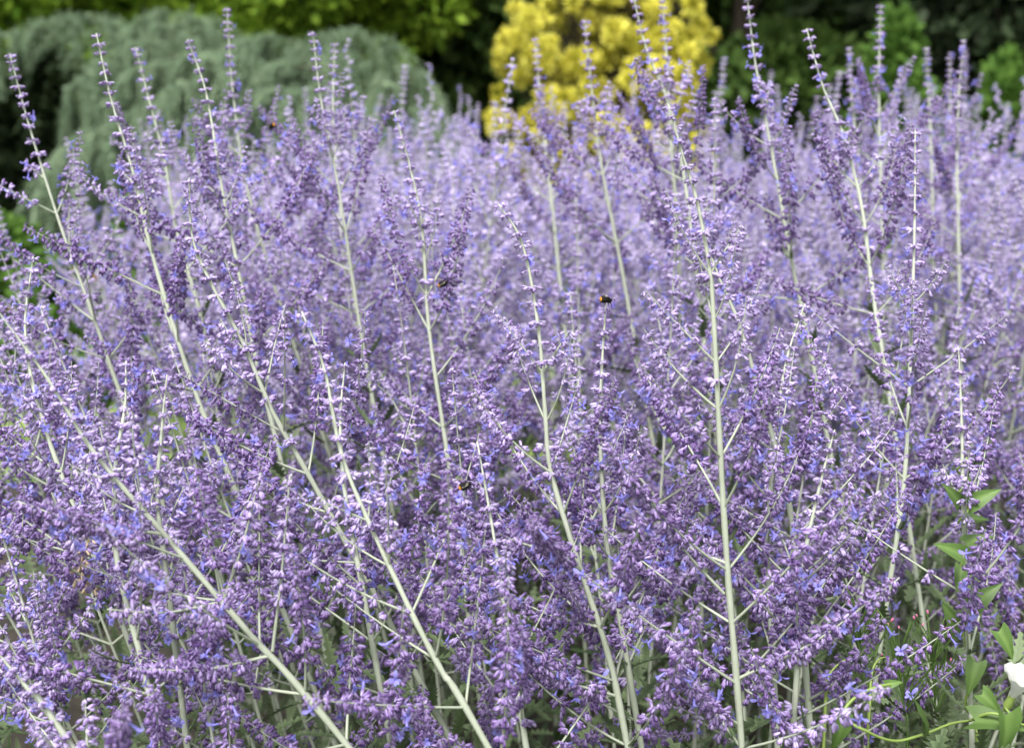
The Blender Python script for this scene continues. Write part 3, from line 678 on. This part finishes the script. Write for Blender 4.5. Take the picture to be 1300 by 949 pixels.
# ------------------------------------------------------------------ bindweed twining up one stem, with its white funnel flower
def px_path(pts, n=30): return catmull([at(*p) for p in pts], n)
def arrow_leaf(seed):
    """arrowhead leaf along +Z from its stalk, lobes swept back"""
    R = random.Random(seed); rows = [(-.14, .2, .26), (-.02, .0, .29), (.12, .0, .29), (.35, .0, .25), (.6, .0, .18), (.82, .0, .09), (1.0, .0, .012)]
    V, T = [], []
    for z, zi, hw in rows:
        zc = z if z >= 0 else .03
        for sgn in (-1, -.5, 0, .5, 1):
            x = .18 * abs(sgn) * hw * 2 - .35 * z * z + R.uniform(-.03, .03)
            V.append([x, sgn * hw, (zc if sgn == 0 else z + (.08 if abs(sgn) == .5 else -.02) * (1 if z < .1 else 0))]); T.append(1.0 if sgn == 0 else .5)
    Q = [[i * 5 + j, i * 5 + j + 1, i * 5 + j + 6, i * 5 + j + 5] for i in range(len(rows) - 1) for j in range(4)]
    return np.array(V), np.array(Q), np.array(T)
AL = []
for k in range(3):
    mb = MB(); mb.add(*[arrow_leaf(k)[0], arrow_leaf(k)[1]], 0, arrow_leaf(k)[2]); AL.append(mb.mesh("leaf", [WEEDLEAF]))
bw = empty("bindweed", tuple(at(1240, 949, 1.2) * np.array([1, 1, 0])))
tag(bw, "bindweed vine with arrow shaped leaves and one white funnel flower, twining up a stem", "climbing plant")
B0 = np.array(bw.location)
runner = px_path([(1132, 868, 1.12), (1112, 872, 1.11), (1087, 884, 1.105), (1072, 902, 1.10), (1080, 917, 1.10), (1097, 926, 1.10), (1118, 936, 1.11), (1140, 940, 1.12), (1165, 934, 1.13), (1185, 927, 1.15), (1208, 918, 1.17), (1232, 914, 1.19)], 60)
climb = []
gp = catmull([at(x, y, 1.22) for x, y in [(1234, 930), (1224, 690), (1221, 580)]], 90)
for i, p in enumerate(gp):
    a = i * .42; climb.append(p + np.array([math.cos(a) * .0042, math.sin(a) * .0042, 0]))
side = px_path([(1232, 914, 1.19), (1260, 905, 1.17), (1292, 917, 1.17), (1330, 930, 1.18)], 20)
down = catmull([climb[0], climb[0] + np.array([.01, -.02, -.25]), np.array([B0[0], B0[1], 0.0])], 24)
for nm, pp, r in [("vine", runner, .00145), ("vine", np.array(climb), .0013), ("vine", side, .0014), ("vine", down, .0018)]:
    mb = MB(); mb.tube(pp - B0, np.linspace(r, r * .75, len(pp)), 6, 0, .6); put("vine", mb.mesh("vine", [VINE]), bw)
def bleaf(px, py, d, dx, dy, dz, size, face, k):
    p = at(px, py, d); put("leaf", AL[k % 3], bw, mat4(frame((dx, dz, dy), face), p - B0, size * .82))
for a in [(1236, 914, 1.18, .9, .22, -.5, .052, (0, -.6, 1), 0), (1069, 912, 1.10, -.12, -1, -.2, .036, (.5, -1, .2), 1), (1172, 930, 1.13, -.05, 1, 0, .040, (1, -.4, 0), 2),
          (1278, 905, 1.16, .05, -1, -.2, .050, (.4, -1, .2), 0), (1240, 840, 1.2, -.3, -.8, -.4, .034, (-.3, -1, .4), 1), (1222, 800, 1.2, -.6, .7, -.2, .036, (-.4, -1, .1), 2),
          (1226, 690, 1.21, .8, .5, -.3, .028, (-.3, -.8, .8), 0), (1224, 660, 1.21, .8, .25, -.3, .024, (0, -.8, .8), 1), (1222, 720, 1.21, -.3, -.6, -.5, .026, (-.3, -.8, .4), 2),
          (1230, 750, 1.21, .5, -.7, -.4, .030, (.3, -.8, .4), 0), (1224, 625, 1.21, .4, .9, -.2, .020, (.5, -.8, .2), 1), (1268, 800, 1.24, .4, -.6, -.3, .034, (.2, -1, .4), 2),
          (1246, 880, 1.19, .6, -.5, -.3, .030, (.2, -1, .4), 1), (1125, 869, 1.12, .9, .3, -.2, .016, (0, -1, .6), 0), (1230, 640, 1.19, .8, .6, -.3, .034, (-.2, -.9, .5), 2), (1222, 705, 1.19, -.7, .5, -.4, .034, (.2, -.9, .5), 0), (1232, 770, 1.18, .6, .7, -.3, .038, (-.4, -.9, .3), 1), (1228, 735, 1.19, .5, -.8, -.4, .034, (.3, -.9, .3), 2), (1218, 640, 1.19, -.5, .8, -.3, .028, (.3, -.9, .3), 1)]:
    bleaf(*a)
fa = at(1281, 892, 1.18); ax = unit((.28, -.25, .93)); F = frame(ax, (1, 0, 0))
mb = MB(); n5 = 40; rings = [(0, .10), (.3, .17), (.55, .32), (.75, .56), (.9, .84), (.97, 1.0)]
V, T = [], []
for z, r in rings:
    for j in range(n5):
        t = 2 * math.pi * j / n5; ru = 1 + (.06 * math.cos(5 * t) if z > .6 else 0); V.append([.017 * r * ru * math.cos(t), .017 * r * ru * math.sin(t), .030 * z + (.0012 * math.sin(10 * t) if z > .85 else 0)]); T.append(.2 + .5 * (1 - z))
Q = [[i * n5 + j, i * n5 + (j + 1) % n5, (i + 1) * n5 + (j + 1) % n5, (i + 1) * n5 + j] for i in range(len(rings) - 1) for j in range(n5)]
mb.add(np.array(V) @ F.T + fa - B0, Q, 0, T); fl = put("flower", mb.mesh("flower", [WHITE]), bw)
mb = MB(); mb.tube([fa - B0 - ax * .008, fa - B0 - ax * .002, fa - B0 + ax * .008], [.0018, .0042, .0028], 8, 0, .9); mb.tube(catmull([at(1292, 917, 1.17) - B0, at(1278, 900, 1.175) - B0, fa - B0 - ax * .006], 10), .0011, 6, 0, .5)
put("calyx", mb.mesh("calyx", [VINE]), fl)

# ------------------------------------------------------------------ willowherbs with thin pods and pink buds
def pod_mesh(seed):
    R = random.Random(seed); mb = MB(); mb.tube(catmull([(0, 0, 0), (.002, 0, .02), (R.uniform(-.004, .006), 0, .045)], 8), [.0004, .0008, .0009, .0009, .0009, .0009, .0008, .0006], 5, 0, .6)
    return mb.mesh("pod", [WEEDLEAF])
PODS = [pod_mesh(i) for i in range(3)]
mb = MB(); mb.tube([(0, 0, 0), (0, 0, .002), (0, 0, .0045), (0, 0, .006)], [.0006, .0016, .0018, .0008], 6, 0, .4); BUD = mb.mesh("bud", [PINK])
def willowherb(pts, d, label, seed):
    R = random.Random(seed); P = [at(x, y, d) for x, y in pts]; root = np.array([P[0][0] + R.uniform(-.02, .02), P[0][1] + .02, 0])
    t = empty("willowherb", tuple(root)); tag(t, label, "wild flower")
    path = catmull([np.zeros(3)] + [p - root for p in P], 40); mb = MB(); mb.tube(path, np.linspace(.0014, .0007, 40), 5, 0, .5); put("stem", mb.mesh("stem", [WEEDLEAF]), t)
    for k in range(26):
        i = 39 - int(k * .62); a = k * 2.4; A = np.array([math.cos(a), math.sin(a), 0]); dz = unit(A * R.uniform(.25, .6) + np.array([0, 0, 1])); sc = R.uniform(.7, 1.15)
        o = put("pod", PODS[k % 3], t, mat4(frame(dz), path[i], sc))
        if R.random() < .3: put("bud", BUD, o, mat4(np.eye(3), np.array(PODS[k % 3].vertices[-1].co), .65))
    for k in range(12):
        i = R.randrange(14, 36); a = k * 2.4; put("leaf", LF_ME[k % 3], t, mat4(frame((math.cos(a), math.sin(a), .5)), path[i], R.uniform(.018, .034)))
willowherb([(1100, 1000), (1096, 880), (1090, 790)], 1.28, "willowherb with upright thin pods left of the bindweed runner loop", 1)
willowherb([(1150, 1010), (1148, 900), (1140, 830)], 1.25, "willowherb with thin pods and pink buds inside the bindweed runner's loop", 2)
willowherb([(1196, 1010), (1188, 900), (1182, 825)], 1.32, "willowherb with thin pods and pink buds beside the bindweed covered stem", 3)
def blade(pts, d, label):
    P = px_path([(x, y, d + .01 * i) for i, (x, y) in enumerate(pts)], 24); root = P[0] * np.array([1, 1, 0]); P = np.vstack([np.linspace(root, P[0], 8)[:-1], P]) - root
    mb = MB(); mb.tube(P, np.concatenate([np.full(7, .0016), np.linspace(.0016, .0004, 24)]), 4, 0, .9); o = put("grass_blade", mb.mesh("grass_blade", [VINE]), None); o.location = tuple(root); tag(o, label, "grass")
blade([(1049, 880), (1052, 858), (1068, 840), (1090, 832)], 1.2, "arching dry grass blade left of the willowherb pods")
blade([(1104, 900), (1108, 850), (1124, 834), (1150, 851)], 1.24, "arching dry grass blade above the bindweed runner")

# ------------------------------------------------------------------ bumblebees
def bee_mat():
    m = bpy.data.materials.new("bee fur"); m.use_nodes = True; t = m.node_tree; p = t.nodes["Principled BSDF"]
    a = t.nodes.new("ShaderNodeAttribute"); a.attribute_name = "tone"; r = t.nodes.new("ShaderNodeValToRGB"); r.color_ramp.interpolation = 'CONSTANT'
    r.color_ramp.elements[0].color = (.008, .007, .006, 1); r.color_ramp.elements[1].position = .5; r.color_ramp.elements[1].color = (.45, .19, .015, 1)
    t.links.new(a.outputs["Fac"], r.inputs[0]); t.links.new(r.outputs[0], p.inputs["Base Color"]); p.inputs["Roughness"].default_value = .8; p.inputs["Specular IOR Level"].default_value = .15
    return m
BEE = bee_mat()
WING = plant_mat("bee wing", [(0, (.16, .14, .12)), (1, (.22, .2, .17))], .3, .5, 0)
def bee(p, heading, label, seed):
    R = random.Random(seed); t = empty("bumblebee", tuple(p)); t.scale = (.85, .85, .85); t.rotation_euler = heading; tag(t, label, "bumblebee")
    prof = [(-.0062, .0004, 1), (-.0056, .0020, 1), (-.0045, .0031, 0), (-.0036, .0036, 0), (-.0020, .0040, 0), (-.0004, .0036, 0), (.0004, .0031, 0), (.0014, .0034, 0), (.0026, .0035, 0), (.0038, .0028, 0), (.0043, .0018, 0), (.0050, .0021, 0), (.0060, .0017, 0), (.0066, .0006, 0)]
    n = 14; V, T = [], []
    for x, r, tn in prof:
        for j in range(n):
            a = 6.2832 * j / n; q = r * (1 + R.uniform(-.07, .07)); V.append([x, q * math.cos(a), q * math.sin(a) * .92 - (.0008 if x > .0042 else 0)]); T.append(tn)
    Q = [[i * n + j, i * n + (j + 1) % n, (i + 1) * n + (j + 1) % n, (i + 1) * n + j] for i in range(len(prof) - 1) for j in range(n)]
    mb = MB(); mb.add(V, Q, 0, T)
    put("body", mb.mesh("body", [BEE]), t)
    for sg in (-1, 1):
        for x0, x1 in ((.0028, .0052), (.0016, .0012), (.0004, -.0034)):
            mb = MB(); mb.tube([(x0, sg * .0022, -.0022), ((x0 + x1) / 2, sg * .0050, -.0024), (x1, sg * .0058, -.0056)], [.0006, .0005, .0003], 5, 0, 0); put("leg", mb.mesh("leg", [BEE]), t)
        mb = MB(); mb.tube([(.0062, sg * .0007, .0004), (.0078, sg * .0018, .0014), (.0090, sg * .0026, .0006)], [.0003, .0002, .0002], 5, 0, 0); put("antenna", mb.mesh("antenna", [BEE]), t)
        W_ = np.array([[.0018, sg * .0018, .0032], [.0026, sg * .003, .0034], [-.0030, sg * .0070, .0042], [.0000, sg * .0078, .0042], [-.0062, sg * .0080, .0046], [-.0056, sg * .0056, .0044]])
        mb = MB(); mb.add(W_, [[0, 1, 3, 2], [2, 3, 4, 5]]); put("wing", mb.mesh("wing", [WING]), t)
bee(at(590, 616, 1.06), (.2, -.35, .5), "black bumblebee with an orange tail clinging low among the dense central spikes", 1)
bee(at(769, 380, 1.19), (.1, .1, .3), "black bumblebee with an orange tail on the stout blunt spike's top", 2)
bee(at(562, 360, 1.42), (.3, -.4, .4), "small dark bumblebee by the slender stem with the bright blue tip", 3)
bee(at(345, 160, 1.8), (.1, .5, 2.6), "blurred bumblebee hanging in front of the weeping cedar", 4)
